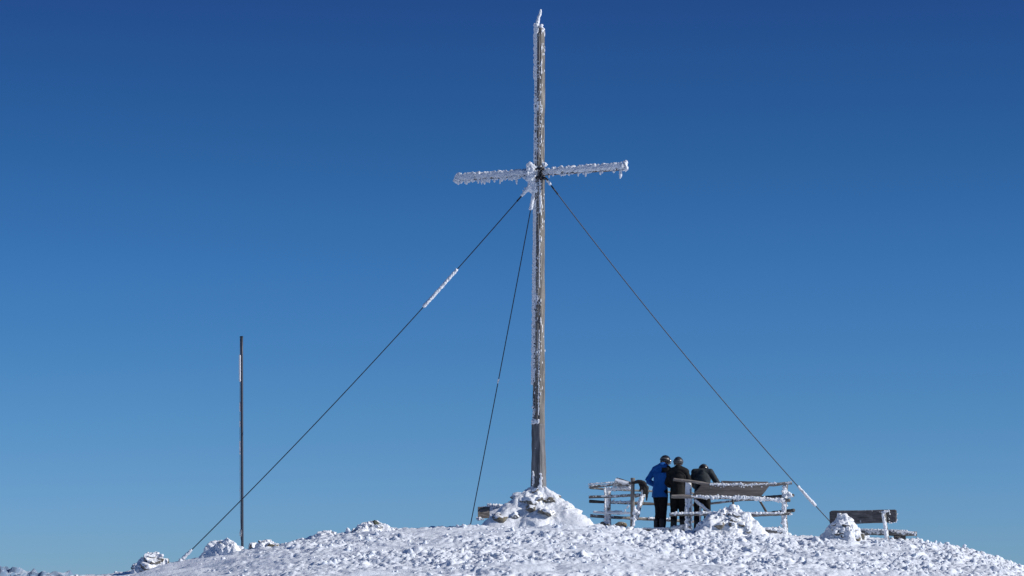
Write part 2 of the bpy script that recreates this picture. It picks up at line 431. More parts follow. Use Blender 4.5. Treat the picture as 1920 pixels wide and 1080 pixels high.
def arm_fringe():
    mb = MB(); r = np.random.RandomState(8)
    for i in range(135):                                           # ragged feathers hanging from the lower edge
        t = r.uniform(0, 1)
        if .46 < t < .55: continue
        if .66 < t < .76 or .79 < t < .90:
            if r.uniform() < .85: continue
        p = aL+(aR-aL)*t+Nd*r.uniform(.03, .06)
        ln = abs(r.normal(.0, .024))+.014
        if t > .55: ln *= .75
        mb.blob(p-Zd*(.075+ln*.4), (r.uniform(.018, .036), .02, ln), (0, r.uniform(-.12, .12), R(-23)), .35, .8, i, 2)
    for px, ln, w in ((877, .075, .035), (911, .09, .030), (930, .07, .022), (941, .10, .018), (972, .12, .026), (861, .07, .03), (1087, .06, .02), (1101, .075, .022), (1128, .06, .025), (1033, .05, .02), (1165, .14, .034)):
        t = (px-857)/(1172-857); p = aL+(aR-aL)*t+Nd*.045
        mb.blob(p-Zd*(.07+ln*.6), (w, .028, ln*.8), (0, r.uniform(-.1, .1), R(-23)), .25, .9, int(px), 3)
        mb.blob(p-Zd*(.05+ln*1.1), (w*.8, .024, ln*.3), (0, .2, R(-23)), .25, .9, int(px)+1, 2)
    rime_line(mb, aR-Ud*.03+Zd*.07, aR+Ud*.04-Zd*.06, 40, .034, (.02, .02, .03), 3)
    rime_line(mb, aL+Ud*.03+Zd*.06, aL-Ud*.03-Zd*.07, 34, .034, (.02, .02, .03), 4)
    return mb
rime_part(arm_fringe(), 'rime_fringe', M_RIME, cross, .008)
def up_rime():
    out = []; mb = MB(); out.append(('rime_strips', mb)); r = np.random.RandomState(15)
    def at(py, u, n):                                               # u,n are fractions of the beam's half sides
        z = P(0, py)[2]; t = (z-zs)/(zt-zs); w = .1025+(.0725-.1025)*t; d = .135+(.10-.135)*t
        return W(u*w, n*d, z, xS+(xT-xS)*t)
    def strip(y0, y1, u0, u1, dens, size, nn=-1.05, zst=1.6):
        mb = out[0][1]
        for i in range(int(abs(y1-y0)*dens)):
            s = size*r.uniform(.6, 1.4)
            mb.blob(at(r.uniform(y0, y1), r.uniform(u0, u1), nn), (s, s*.7, s*zst), (0, r.uniform(-.2, .2), R(-23)), .35, .8, i+int(y0), 2)
    strip(48, 150, -1.3, -.45, 2.6, .024); strip(150, 310, -1.1, -.9, 1.1, .016); strip(55, 330, -.5, -.1, 1.9, .015); strip(110, 300, .55, .75, .35, .012)
    strip(345, 470, -.5, .25, 1.5, .018); strip(400, 560, -1.0, -.1, 2.4, .018); strip(470, 720, -1.1, -.8, 2.2, .019)
    strip(560, 720, -.45, -.3, 1.2, .012); strip(620, 780, .55, .7, 1.6, .011); strip(430, 540, .6, .75, 1.5, .012); strip(350, 470, -1.05, -.85, 1.6, .017); strip(720, 790, -.9, .8, .35, .016)
    strip(335, 400, .5, 1.0, 1.6, .014)
    # bits on the sunny side face (u=+1)
    for i in range(90):
        mb = MB(); out.append(('rime_flake', mb))
        py = r.choice([r.uniform(50, 140), r.uniform(360, 430), r.uniform(60, 320), r.uniform(440, 780)]); s = r.uniform(.007, .018)
        mb.blob(at(py, 1.02, r.choice([-.95, -.8, -.2, r.uniform(-1, 1)])), (s*.5, s, s*r.uniform(1.5, 4)), (0, 0, R(-23)), .35, .8, i, 2)
    mb = MB(); out.append(('rime_mass', mb))
    # the heavy mass where arm and upright meet
    for i in range(150):
        s = r.uniform(.022, .048)
        q = P(r.normal(1000, 4.2), r.uniform(308, 360), 0)+Nd*(.135+r.uniform(-.03, .02)); mb.blob(q, (s, s*.8, s*1.2), (0, 0, 0), .35, .8, i, 2)
    for i in range(30):
        s = r.uniform(.018, .034); q = P(1020+r.normal(0, 2), 306+r.uniform(0, 6), -.1); mb.blob(q, s, (0, 0, 0), .4, .8, i, 2)
    mb = MB(); out.append(('rime_cap', mb))
    # cap on the very top with its crooked finger
    for i in range(34):
        s = r.uniform(.02, .036); mb.blob(at(r.uniform(48, 62), r.uniform(-1.1, 1.0), r.uniform(-1, 1)), s, (0, 0, 0), .35, .8, i, 2)
    fp = [P(1007, 52), P(1008, 42), P(1010, 33), P(1013, 25), P(1014, 19)]
    mb.tube(fp, (.05, .042, .032, .034, .022), 12, amp=.016, ns=.03, seed=2, roundcap=True, step=.008)
    mb = MB(); out.append(('rime_ledge', mb))
    # ledge on top of the sleeve, and the clump at the foot
    for i in range(50):
        s = r.uniform(.012, .026); mb.blob(W(r.uniform(-.11, .07), -.15, zs+abs(r.normal(0, .035)), xS), (s, s, s*1.1), (0, 0, 0), .35, .8, i, 2)
    mb = MB(); out.append(('rime_foot', mb))
    for i in range(46):
        t = r.uniform(0, 1); s = .03*(1-t*.4)*r.uniform(.7, 1.2); mb.blob(P(1013.5+r.normal(0, 1.6), 922-34*t, -.20), (s*1.1, s*.6, s*1.4), (0, 0, 0), .35, .8, i, 2)
    for i in range(30):
        s = r.uniform(.01, .02); mb.blob(P(r.choice([999, 1001, 1000]), r.uniform(884, 910), -.19+.02), (s, s*.5, s*2), (0, 0, 0), .35, .8, i, 2)
    return out
for nm, fn_ in up_rime(): (part(fn_, nm, M_RIME, cross) if nm == 'rime_flake' else rime_part(fn_, nm, M_RIME, cross, .0075))
ir = MB()
cxx = P(1013, 0)[0]
for zz in (P(0, 318)[2], P(0, 334)[2]):
    loop = [np.array([P(1011, 0)[0], 0, zz])+Ud*a-Nd*b for a, b in ((-.11, -.15), (.11, -.15), (.13, -.13), (.13, .13), (.11, .15), (-.11, .15), (-.13, .13), (-.13, -.13), (-.11, -.15))]
    ir.tube(loop, (.022, .01), 8, lat=Zd, step=.02)
for px, py in ((1013, 318), (1013, 334), (1020, 334), (1019, 318)): ir.tube([P(px, py, -.24), P(px, py, -.10)], .018, 8)
ir.tube([P(1012, 322, -.2), P(1013, 338, -.22), P(1022, 333, -.2), P(1028, 338, -.16)], .016, 8, step=.02)
ir.tube([P(1013, 316, -.2), P(1016, 326, -.22), P(1013, 336, -.2)], .02, 8, step=.02)
part(ir, 'iron_bracket', M_IRON, cross)

# guy wires
def guy(top, bot, sag, label, sleeves, clampt=.015, side=1):
    a, b = P(*top), P(*bot)
    root = thing('guy_wire', label, 'guy wire', (b[0], b[1], b[2]), 'guy wires bracing the summit cross')
    t = np.linspace(0, 1, 60); pts = a+(b-a)*t[:, None]; pts[:, 2] -= sag*4*t*(1-t)
    at = lambda q: np.array([np.interp(q, t, pts[:, k]) for k in range(3)])
    part(MB().tube(pts, .0108, 8), 'cable', M_WIRE, root)
    part(MB().tube([at(clampt), at(clampt+.018)], .017, 8).blob(at(clampt+.02), (.022, .016, .024), amp=.1, seed=1), 'turnbuckle', M_IRON, root)
    for i, (t0, t1, r0, r1) in enumerate(sleeves):
        q = np.linspace(t0, t1, 40); pth = np.array([at(k) for k in q]); mb = MB()
        mb.tube(pth, np.interp(q, [t0, t1], [r0, r1]), 14, amp=min(r0, .03)*.35, ns=.06, seed=i, roundcap=True, step=.012)
        rr = np.random.RandomState(i+2)
        for k in range(int(np.linalg.norm(pth[-1]-pth[0])*60)):
            s = r0*rr.uniform(.2, .38); c = at(rr.uniform(t0, t1)); mb.blob(c+rr.normal(0, 1, 3)*r0*.5, s, (0, 0, 0), .35, .8, k, 2)
        rime_part(mb, 'rime_sleeve', M_RIME, root, .006)
guy((993, 350, -.15), (342, 1048, -.6), .17, 'guy wire to the far left with a long white rime roll halfway up', [(.0, .022, .055, .03), (.212, .305, .034, .042), (.975, .997, .03, .045)])
guy((1003, 350, -.15), (881, 990, .5), .05, 'short steep guy wire ending in snow just left of the stone mound', [(.0, .062, .03, .042), (.555, .566, .022, .018)])
guy((1026, 338, -.12), (1562, 984, .9), .20, 'guy wire running down right to behind the bench, with a rime roll near its foot', [(.001, .010, .03, .03), (.877, .935, .03, .04)])

# ------------------------------------------------------------------ flagpole
fz = float(base_h(P(454.5, 0)[0], .2)); fb = np.array([P(454.5, 0, .2)[0], .2, fz])
flag = thing('flagpole', 'thin dark metal flagpole without a flag, with a rimed halyard on its left', 'flagpole', fb)
ft = P(453.2, 632, .2)
part(MB().tube([fb-[0, 0, .3], ft], .030, 14, step=.4), 'pole', M_POLE, flag)
part(MB().tube([ft+[.03, 0, .0], ft-[.045, 0, .0]], .014, 8).tube([ft, ft+[0, 0, .02]], .034, 14), 'pulley_arm', M_IRON, flag)
hp = [P(450.2, 634, .2), P(449.8, 800, .2), P(450.4, 950, .2), P(452, 1004, .2), P(451.5, 1012, .2)]
part(MB().tube(hp, .006, 6, step=.2), 'halyard', M_ROPE, flag)
mb = MB().tube([P(452, 990, .19), P(450, 997, .18), P(449.5, 1003, .17), P(452, 1007, .18), P(453, 998, .17), P(452, 990, .19)], .008, 6, step=.02)
part(mb, 'rope_coil', M_ROPE, flag)
for y0, y1, r0 in ((667, 714, .025), (755, 771, .014), (790, 800, .014), (828, 851, .015), (881, 884, .009), (917, 923, .008)):
    part(MB().tube([P(449.9, y0, .19), P(449.9, y1, .19)], r0, 8, amp=.004, ns=.04, seed=int(y0), roundcap=True, step=.02), 'rime_sleeve', M_RIME, flag)

# ------------------------------------------------------------------ cairns
def cairn(name, px, y, w, h, nst, seed, label, cat='cairn', group=None, depth=None, prof=1.0, peak=(0, 0), mat=None, snow=True, ssize=(.10, .2), lump=.05, zoff=0, bare=()):
    r = np.random.RandomState(seed); x = P(px, 0, y)[0]; depth = depth or w
    root = thing(name, label, cat, (x, y, float(base_h(x, y))), group)
    bz = float(base_h(x, y))+zoff
    nr, na = 90, 240
    rr = np.linspace(1.5, 0, nr)[:, None]; aa = np.linspace(0, 2*math.pi, na, endpoint=False)[None, :]
    def hf(rho): 
        a = np.clip(1-rho, 0, 1)
        return (h*a**.93 if name == 'stone_mound' else h*(a**prof)*(1-.25*a**3)/(.75))-np.clip(rho-1, 0, 1)*.5
    rx = 1+.16*np.sin(aa*3+seed)+.09*np.sin(aa*7+seed*2); rho = rr+0*aa
    xx = x+peak[0]*(1-np.clip(rho, 0, 1))+np.cos(aa)*rho*w*rx; yy = y+peak[1]*(1-np.clip(rho, 0, 1))+np.sin(aa)*rho*depth*rx
    gz = base_h(xx, yy)
    zz = (gz*np.clip(rho, 0, 1)+bz*(1-np.clip(rho, 0, 1)))+hf(rho)
    V = np.stack([xx.ravel(), yy.ravel(), zz.ravel()], 1)
    nrm = V-np.array([x, y, bz-.3*w]); nrm /= np.linalg.norm(nrm, axis=1)[:, None]
    dsp = (np.abs(nv(V, .26, seed))*2.0+np.abs(nv(V, .12, seed+1))*1.2+.7*np.abs(nv(V, .055, seed+2))+.3*nv(V, .03, seed+3)-.5)*lump
    V = V+nrm*(dsp*np.clip(1.6-rho.ravel(), 0, 1))[:, None]
    F = []; i = np.arange(na); j = (i+1) % na
    for k in range(nr-1): F.append(np.stack([k*na+i, k*na+j, (k+1)*na+j, (k+1)*na+i], 1))
    part(MB().add(V, np.concatenate(F)), 'snow_cover', M_SNOW2, root)
    for i in range(nst):
        a = r.uniform(-math.pi, .35) if r.uniform() < .8 else r.uniform(0, 6.3); q = r.uniform(.08, .92)**.8
        if name == 'stone_mound': a, q = r.uniform(-3.5, .4), r.uniform(.2, .95)
        if i < len(bare): a, q = bare[i][:2]
        cx = x+peak[0]*(1-q)+math.cos(a)*q*w; cy = y+peak[1]*(1-q)+math.sin(a)*q*depth
        s = r.uniform(*ssize)*(1.15-.5*(1-q))
        cz = bz*(1-q)+float(base_h(cx, cy))*q+float(hf(np.array(q)))
        st = MB().stone((cx, cy, cz-s*.22), (s*r.uniform(.9, 1.4), s*r.uniform(.8, 1.1), s*r.uniform(.5, .85)), (r.uniform(-.4, .4), r.uniform(-.4, .4), r.uniform(0, 6)), seed*5+i, 4)
        part(st, 'stone', (M_ROCKB if i < len(bare) else (mat or M_ROCKS)), root)
    return root
cairn('stone_mound', 1004, 0, 1.26, .98, 30, 3, 'broad snow-covered mound of stones around the foot of the cross', 'stone mound', prof=1.0, depth=1.1, ssize=(.09, .19), lump=.036,
      bare=((-1.0, .40), (-1.75, .60), (-2.35, .80), (-2.7, .66), (-1.45, .64), (-.3, .86), (-2.55, .9)), mat=M_ROCKS, peak=(.06, 0))
G_ = 'snowy stone cairns on the summit'
m2 = cairn('stone_cairn', 1364, -.9, .80, .56, 30, 9, 'knobbly rimed cairn in front of the log railing with the sloping board', group=G_, prof=.8, peak=(.08, 0), ssize=(.06, .13), lump=.06, bare=((-2.2, .5), (-1.5, .55), (-.2, .78)))
mb = MB()
for i in range(46):
    t = random.random(); px = random.choice([1372, 1373, 1352, 1378]); s = random.uniform(.03, .065)
    mb.blob(P(px+random.gauss(0, 3.4+4*t), (948 if px != 1352 else 958)+t*24, -.9+random.gauss(0, .08)), s, (0, 0, 0), .35, .8, i, 2)
rime_part(mb, 'snow_knob', M_RIME, m2, .012)
m3 = cairn('stone_cairn', 1583, -.6, .46, .52, 26, 12, 'steep pointed cairn caked in rime in front of the bench backrest', group=G_, prof=.85, ssize=(.05, .11), lump=.05, bare=((-.5, .85), (-.9, .9)))
mb = MB()
for i in range(95):
    t = random.random()**.8; s = random.uniform(.028, .06); hw = 1+28*t
    mb.blob(P(1581+4*t+random.uniform(-hw, hw)*.9, 962+t*44, -.62-.3*t+random.uniform(-.1, .1)), (s*1.2, s, s*.8), (0, random.uniform(-.5, .5), 0), .35, .8, i, 2)
rime_part(mb, 'snow_knob', M_RIME, m3, .012)
cairn('stone_cairn', 279, -.3, .40, .36, 14, 21, 'low cairn at the left end of the ridge, brown stone on its right flank', group=G_, prof=.7, ssize=(.07, .15), bare=((-.1, .55), (-.5, .7), (.1, .8)), peak=(.1, 0), lump=.05)
cairn('stone_cairn', 418, -.5, .46, .34, 5, 23, 'smooth snowed-over cairn just left of the flagpole', group=G_, prof=.65, ssize=(.05, .09), lump=.05)
cairn('stone_cairn', 496, -.6, .26, .19, 7, 26, 'small cairn with bare brown foot to the right of the flagpole', group=G_, prof=.7, ssize=(.05, .10), bare=((-.8, .75), (-.3, .9)), peak=(.04, 0), lump=.04)
cairn('stone_cairn', 607, .5, .26, .14, 5, 29, 'low white heap on the skyline between flagpole and dark-topped cairn', group=G_, prof=.7, ssize=(.04, .08), lump=.03)
cairn('stone_cairn', 692, -.2, .50, .25, 14, 33, 'cairn with a dark green mossy stone on top, left of the stone mound', group=G_, prof=.8, ssize=(.06, .12), peak=(.10, 0), lump=.05)
def rock(px, py, y, sx, sy, sz, seed, label, mat, group='loose stones lying on the ridge'):
    c = P(px, py, y); solo(MB().stone(c, (sx, sy, sz), (0, 0, seed), seed, 4), 'rock', mat, c, label, 'rock', group)
M_MOSS = mat_rock('mossy_rock', .12, (.05, .06, .045), (.02, .025, .018), (.05, .06, .03))
rock(705, 983, -.30, .09, .08, .085, 3, 'dark mossy stone crowning the cairn right of the low white heap', M_MOSS)
rock(474, 1025, .2, .14, .12, .10, 5, 'rounded lichen-brown stone at the foot of the flagpole', M_ROCK)
rock(1134, 984, .9, .11, .1, .07, 7, 'brown stone under the left end of the log railing', M_ROCKB)
rock(1163, 985, .9, .14, .1, .08, 9, 'larger tan stone behind the dark upright railing post', mat_rock('tan_rock', .2, (.26, .22, .17), (.15, .13, .1)))
rock(880, 988, .7, .07, .06, .05, 11, 'small dark stone beside the foot of the short guy wire', M_ROCKS)

# ------------------------------------------------------------------ wooden box end left of the mound
bx = thing('wooden_box', 'grey wooden box end with rimed lid sticking out behind the stone mound', 'box', G(910, .9))
part(MB().box(P(907, 961, .7)+[0, .02, 0], (.27, .05, .26), (0, 0, R(8)), .008, 4), 'front_board', M_BOARD, bx, False)
part(MB().box(P(922, 959, .95), (.44, .45, .23), (0, 0, R(8)), .01, 4), 'case', M_LOGXF, bx, False)
mb = MB(); rime_line(mb, P(915, 947, .7), P(940, 948, .8), 60, .028, (.01, .05, .012), 4); rime_line(mb, P(893, 972, .65), P(905, 974, .65), 18, .025, (.01, .02, .01), 5)
part(mb, 'rime_crust', M_RIME, bx)

# ------------------------------------------------------------------ log railings
def log(root, pts, r, mat=M_LOGX, name='rail', seed=0, taper=.9, amp=.12):
    n = len(pts); rr = np.linspace(r, r*taper, n)
    mb = MB().tube(np.array(pts), rr, 14, amp=r*amp*2, ns=.25, seed=seed, step=.03)
    return part(mb, name, mat, root)
def frost(root, pts, n, size, spread, seed, off=(0, 0, 0), mat=None, name='rime_crust'):
    mb = MB(); pts = np.array(pts)+np.array(off)
    rs = np.random.RandomState(seed+90)
    for a, b in zip(pts[:-1], pts[1:]):
        Ls = np.linalg.norm(b-a)
        if Ls > .3:                                                # broken runs of solid accretion under the loose feathers
            q = 0
            while q < 1:
                q1 = min(1, q+rs.uniform(.25, .9)/Ls)
                if q1-q > .03: mb.tube([a+(b-a)*q, a+(b-a)*q1], np.array([rs.uniform(.7, 1.15), rs.uniform(.7, 1.15)])*size, 12, amp=size*.75, ns=.045, seed=int(seed+q*9), roundcap=True, step=.012)
                q = q1+max(0, rs.uniform(-.08, .09))/Ls
        rime_line(mb, a, b, max(4, int(n*.55/(len(pts)-1))), size*.92, spread, seed)
    return rime_part(mb, name, mat or M_RIME, root, .008)
FG = 'rimed log railings round the viewpoint'
f1 = thing('log_railing', 'left log railing with dark upright post and rails jutting out at its left corner', 'railing', G(1160, .8), FG)
ya, yb = 1.3, .2          # left corner behind, front post
log(f1, [P(1140, 914, ya), P(1140, 996, ya)], .068, M_LOGZF, 'post', 1)
log(f1, [P(1186.5, 896, yb), P(1185, 998, yb)], .046, M_LOGZ, 'post', 2)
log(f1, [P(1104, 913, ya-.15), P(1130, 911, ya-.2), P(1150, 908, ya-.4), P(1176, 909, yb+.3)], .034, M_LOGX, seed=3)
log(f1, [P(1104, 932, ya-.15), P(1140, 931, ya-.2), P(1181, 929, yb+.05), P(1199, 928, yb-.1)], .034, M_LOGX, seed=4)
log(f1, [P(1112, 960, ya-.15), P(1140, 962, ya-.2), P(1181, 962, yb+.05), P(1199, 960, yb-.1)], .030, M_LOGXF, seed=5)
yc_, yd = 1.5, 2.9         # the back side
log(f1, [P(1106, 915, ya+.1), P(1143, 918, yc_), P(1225, 921, 2.2), P(1300, 925, yd)], .026, M_LOGX, seed=6)
log(f1, [P(1105, 940, ya+.1), P(1143, 942, yc_), P(1230, 945, 2.2), P(1300, 947, yd)], .034, M_LOGD, seed=7)
log(f1, [P(1107, 967, ya+.1), P(1150, 970, yc_), P(1230, 974, 2.2), P(1300, 978, yd)], .040, M_LOGX, seed=8)
log(f1, [P(1157, 898, ya-.5), P(1184, 907, yb+.2)], .036, M_LOGD, 'table_log', 9)
part(MB().box(P(1167, 908, .7), (.38, .55, .05), (R(-12), R(14), 0), .01, 6), 'table_board', M_LOGXF, f1, False)
log(f1, [P(1212, 912, .9), P(1203, 935, .75), P(1192, 972, .5)], .062, M_LOGZF, 'brace', 10)
log(f1, [P(1190, 930, .3), P(1198, 928, .3)], .05, M_LOGX, 'rail_stub', 11)
frost(f1, [P(1104, 908, ya-.2), P(1150, 904, ya-.4)], 40, .018, (.01, .02, .006), 3)
frost(f1, [P(1134, 915, ya-.1), P(1135, 978, ya-.1)], 60, .022, (.012, .02, .01), 4)
frost(f1, [P(1140, 917, 1.0), P(1181, 915, .5)], 110, .026, (.01, .03, .022), 5)
frost(f1, [P(1140, 941, 1.3), P(1181, 942, 1.4)], 70, .022, (.01, .02, .02), 6)
frost(f1, [P(1142, 960, 1.1), P(1165, 959, .8)], 40, .026, (.01, .03, .008), 7)
frost(f1, [P(1150, 909, .8), P(1162, 908, .8), P(1180, 914, .5)], 50, .022, (.02, .05, .012), 8)
frost(f1, [P(1190, 950, .1), P(1188, 985, .1)], 54, .026, (.018, .02, .01), 9)
frost(f1, [P(1190, 957, .1), P(1200, 962, .1)], 26, .024, (.01, .02, .02), 10)
frost(f1, [P(1207, 918, .7), P(1194, 965, .45)], 60, .022, (.02, .03, .01), 11)
frost(f1, [P(1172, 958, .2), P(1180, 946, .2)], 26, .026, (.012, .02, .02), 12)
frost(f1, [P(1216, 971, 2.0), P(1262, 973, 2.4)], 50, .022, (.01, .02, .01), 13)
# draped dark jacket
dj = thing('draped_jacket', 'dark jacket hung over the left railing beside the upright post', 'jacket', P(1203, 915, .1))
mb = MB()
mb.tube([P(1189, 905, .15), P(1197, 903, .1), P(1206, 905, .05), P(1212, 914, .05), P(1214, 924, .05)], np.array([(.03, .1), (.04, .13), (.05, .13), (.048, .1), (.03, .06)]), 18, lat=(0, 0, 1), amp=.02, ns=.07, seed=2, roundcap=True, step=.02)
mb.tube([P(1212, 920, 0), P(1213, 930, 0), P(1212.5, 938, 0)], np.array([.038, .03, .018]), 12, amp=.012, ns=.05, seed=3, roundcap=True, step=.02)
mb.tube([P(1200, 906, 0), P(1202, 914, -.02), P(1200, 920, -.02)], np.array([.04, .035, .02]), 12, amp=.012, ns=.05, seed=4, roundcap=True, step=.02)
mb.tube([P(1205, 908, 0), P(1208, 918, -.02), P(1207, 926, -.02)], np.array([.045, .04, .02]), 12, amp=.012, ns=.05, seed=5, roundcap=True, step=.02)
me = remesh(mb.mesh('j', BASE[dj.name]), .012, 3); link(me, 'cloth', mat_plain('dark_cloth', (.010, .009, .009), .9, 0, .5, 20, .4), dj)

f2 = thing('log_railing', 'right log railing carrying a sloping grey board, its rails thick with rime', 'railing', G(1380, .3), FG)
y0 = .35
log(f2, [P(1290.5, 904, y0), P(1290.5, 1002, y0)], .074, M_LOGZF, 'post', 21, .98)
log(f2, [P(1473, 908, y0), P(1470, 960, y0), P(1474, 1014, y0)], .062, M_LOGZF, 'post', 22, 1.0)
log(f2, [P(1262, 899, y0-.12), P(1300, 903, y0-.12), P(1345, 911, y0-.12)], .036, M_BOARD, seed=23)
log(f2, [P(1330, 909, y0-.1), P(1400, 909, y0-.1), P(1450, 909, y0-.1), P(1485, 905, y0-.14)], .040, M_LOGX, seed=24)
log(f2, [P(1352, 904, 1.7), P(1440, 905, 1.7)], .03, M_LOGD, 'far_rail', 25)
log(f2, [P(1258, 931, y0-.12), P(1284, 931, y0-.12), P(1390, 934, y0-.1), P(1482, 938, y0-.1)], .043, M_BOARD, seed=26)
log(f2, [P(1255, 965, y0-.12), P(1300, 964, y0-.1), P(1400, 967, y0-.1), P(1483, 963, y0-.1)], .038, M_LOGX, seed=27)
log(f2, [P(1424, 934, 2.0), P(1487, 929, y0+.0)], .042, M_LOGD, 'side_rail', 28)
log(f2, [P(1440, 963, 2.0), P(1488, 957, y0+.0)], .042, M_LOGD, 'side_rail', 29)
log(f2, [P(1325, 945, 2.6), P(1385, 938, 2.2), P(1430, 936, 2.0)], .028, M_LOGX, 'back_rail', 30)
log(f2, [P(1374, 936, 2.2), P(1377, 975, 2.2)], .026, M_LOGD, 'back_post', 31)
log(f2, [P(1424, 938, 1.9), P(1440, 965, 1.9)], .030, M_LOGD, 'brace', 32)
log(f2, [P(1302, 937, y0), P(1334, 964, y0)], .036, M_LOGXF, 'brace', 33)
log(f2, [P(1313, 945, .9), P(1313, 985, .9)], .024, M_LOGZF, 'back_post', 34)
log(f2, [P(1400, 995, y0-.1), P(1472, 998, y0)], .07, M_LOGX, 'foot_log', 35)
# sloping board: solid slab, upper edge by the rail, lower edge inside
q0, q1, q2, q3 = P(1318, 907, y0), P(1446, 907, y0), P(1427, 931, y0+.42), P(1299, 930, y0+.42)
nb = np.cross(q1-q0, q3-q0); nb = unit(nb)*.035
V = []; NU, NV = 30, 6
for s_ in (0, 1):
    for j in range(NV+1):
        for i in range(NU+1):
            a, b = i/NU, j/NV
            V.append((q0*(1-a)+q1*a)*(1-b)+(q3*(1-a)+q2*a)*b+nb*s_)
V = np.array(V); V += np.stack([nv(V, .3, 1), nv(V, .3, 2), nv(V, .3, 3)], 1)*.008
F = []; K = (NU+1)*(NV+1); id_ = lambda s_, i, j: s_*K+j*(NU+1)+i
for j in range(NV):
    for i in range(NU): F.append((id_(0, i, j), id_(0, i, j+1), id_(0, i+1, j+1), id_(0, i+1, j))); F.append((id_(1, i, j), id_(1, i+1, j), id_(1, i+1, j+1), id_(1, i, j+1)))
for i in range(NU): F.append((id_(0, i, 0), id_(0, i+1, 0), id_(1, i+1, 0), id_(1, i, 0))); F.append((id_(0, i, NV), id_(1, i, NV), id_(1, i+1, NV), id_(0, i+1, NV)))
for j in range(NV): F.append((id_(0, 0, j), id_(1, 0, j), id_(1, 0, j+1), id_(0, 0, j+1))); F.append((id_(0, NU, j), id_(0, NU, j+1), id_(1, NU, j+1), id_(1, NU, j)))
part(MB().add(V, F), 'sloping_board', M_BOARD, f2, False)
frost(f2, [P(1297, 931, y0-.14), P(1400, 933, y0-.14), P(1470, 938, y0-.14)], 420, .033, (.01, .02, .016), 21)
frost(f2, [P(1258, 963, y0-.14), P(1340, 961, y0-.14)], 170, .023, (.01, .02, .012), 22)
frost(f2, [P(1340, 962, y0-.14), P(1390, 962, y0-.14), P(1468, 962, y0-.14)], 210, .022, (.01, .02, .010), 23)
frost(f2, [P(1332, 908, y0-.15), P(1393, 908, y0-.15)], 95, .020, (.01, .014, .018), 24)
frost(f2, [P(1393, 910, y0-.15), P(1455, 906, y0-.15)], 42, .017, (.01, .014, .014), 25)
for px in (1334, 1352, 1356, 1390, 1395, 1410, 1429): frost(f2, [P(px+2, 906, y0-.16), P(px-1, 915, y0-.13)], 10, .017, (.01, .01, .006), px)
frost(f2, [P(1287, 935, y0-.08), P(1286, 990, y0-.08)], 90, .022, (.015, .01, .01), 26)
frost(f2, [P(1297, 935, y0-.04), P(1297, 995, y0-.04)], 90, .020, (.008, .02, .01), 27)
frost(f2, [P(1470, 912, y0-.08), P(1470, 1003, y0-.08)], 210, .026, (.025, .02, .01), 28)
frost(f2, [P(1478, 928, y0-.14), P(1484, 932, y0-.14)], 30, .034, (.02, .02, .03), 29)
frost(f2, [P(1481, 964, y0-.14), P(1484, 966, y0-.14)], 12, .024, (.01, .02, .02), 30)
frost(f2, [P(1304, 937, y0-.06), P(1333, 961, y0-.06)], 70, .020, (.01, .01, .008), 31)
frost(f2, [P(1412, 990, y0-.15), P(1468, 993, y0-.1)], 130, .030, (.01, .03, .022), 32)
frost(f2, [P(1284, 904, y0), P(1297, 905, y0)], 12, .012, (.01, .02, .004), 33)
gl = G(1232, .45)
lo = thing('ground_log', 'grey log lying in the snow at the feet of the three people', 'log', gl)
log(lo, [P(1199, 996, .4), P(1235, 995, .45), P(1266, 995, .35)], .045, M_LOGX, 'trunk', 41)
log(lo, [P(1262, 994, .4), P(1285, 989, .5)], .05, M_LOGXF, 'branch', 42)
frost(lo, [P(1260, 990, .35), P(1284, 985, .45)], 44, .028, (.01, .03, .012), 41)
frost(lo, [P(1205, 991, .35), P(1255, 990, .4)], 30, .018, (.01, .03, .006), 42)

# ------------------------------------------------------------------ bench on the right
be = thing('wooden_bench', 'dark plank-backed wooden bench seen from behind with rimed post and low log seat', 'bench', G(1640, .3))
n = 40; t = np.linspace(0, 1, n)
pts = np.array([P(1555.5+126*q, 970.5-3.0*q-1.2*math.sin(q*3.1)*0, .35-.25*q) for q in t])
hh = np.interp(t, [0, .02, .05, .3, .75, .98, 1], [.125, .15, .158, .155, .148, .145, .12])
part(MB().tube(pts, np.stack([hh, np.full(n, .032)], 1), 28, lat=Zd, amp=.007, ns=.3, seed=51, power=.42), 'backrest', M_BACK, be)
log(be, [P(1656, 958, .0), P(1660, 985, .0), P(1663.5, 1018, .0)], .052, M_LOGZF, 'post', 52)
log(be, [P(1574, 962, .22), P(1570, 1016, .22)], .05, M_LOGZF, 'post', 53)
log(be, [P(1612, 998, .75), P(1660, 999, .6), P(1719, 1001, .45)], .066, M_LOGX, 'seat_log', 54)
log(be, [P(1676, 1009, .5), P(1698, 1008, .5)], .05, M_LOGD, 'seat_support', 55)
frost(be, [P(1650, 960, -.06), P(1666, 957, -.06)], 30, .02, (.02, .01, .008), 51)
frost(be, [P(1656, 962, -.06), P(1663, 1010, -.06)], 90, .018, (.014, .01, .01), 52)
frost(be, [P(1668, 958, .05), P(1667, 981, .05), P(1681, 979, .05), P(1682, 962, .05)], 66, .014, (.006, .01, .006), 53)
frost(be, [P(1615, 993, .7), P(1700, 995, .5)], 110, .022, (.01, .05, .008), 54)
frost(be, [P(1690, 996, .4), P(1718, 1000, .38)], 26, .018, (.01, .03, .02), 55)

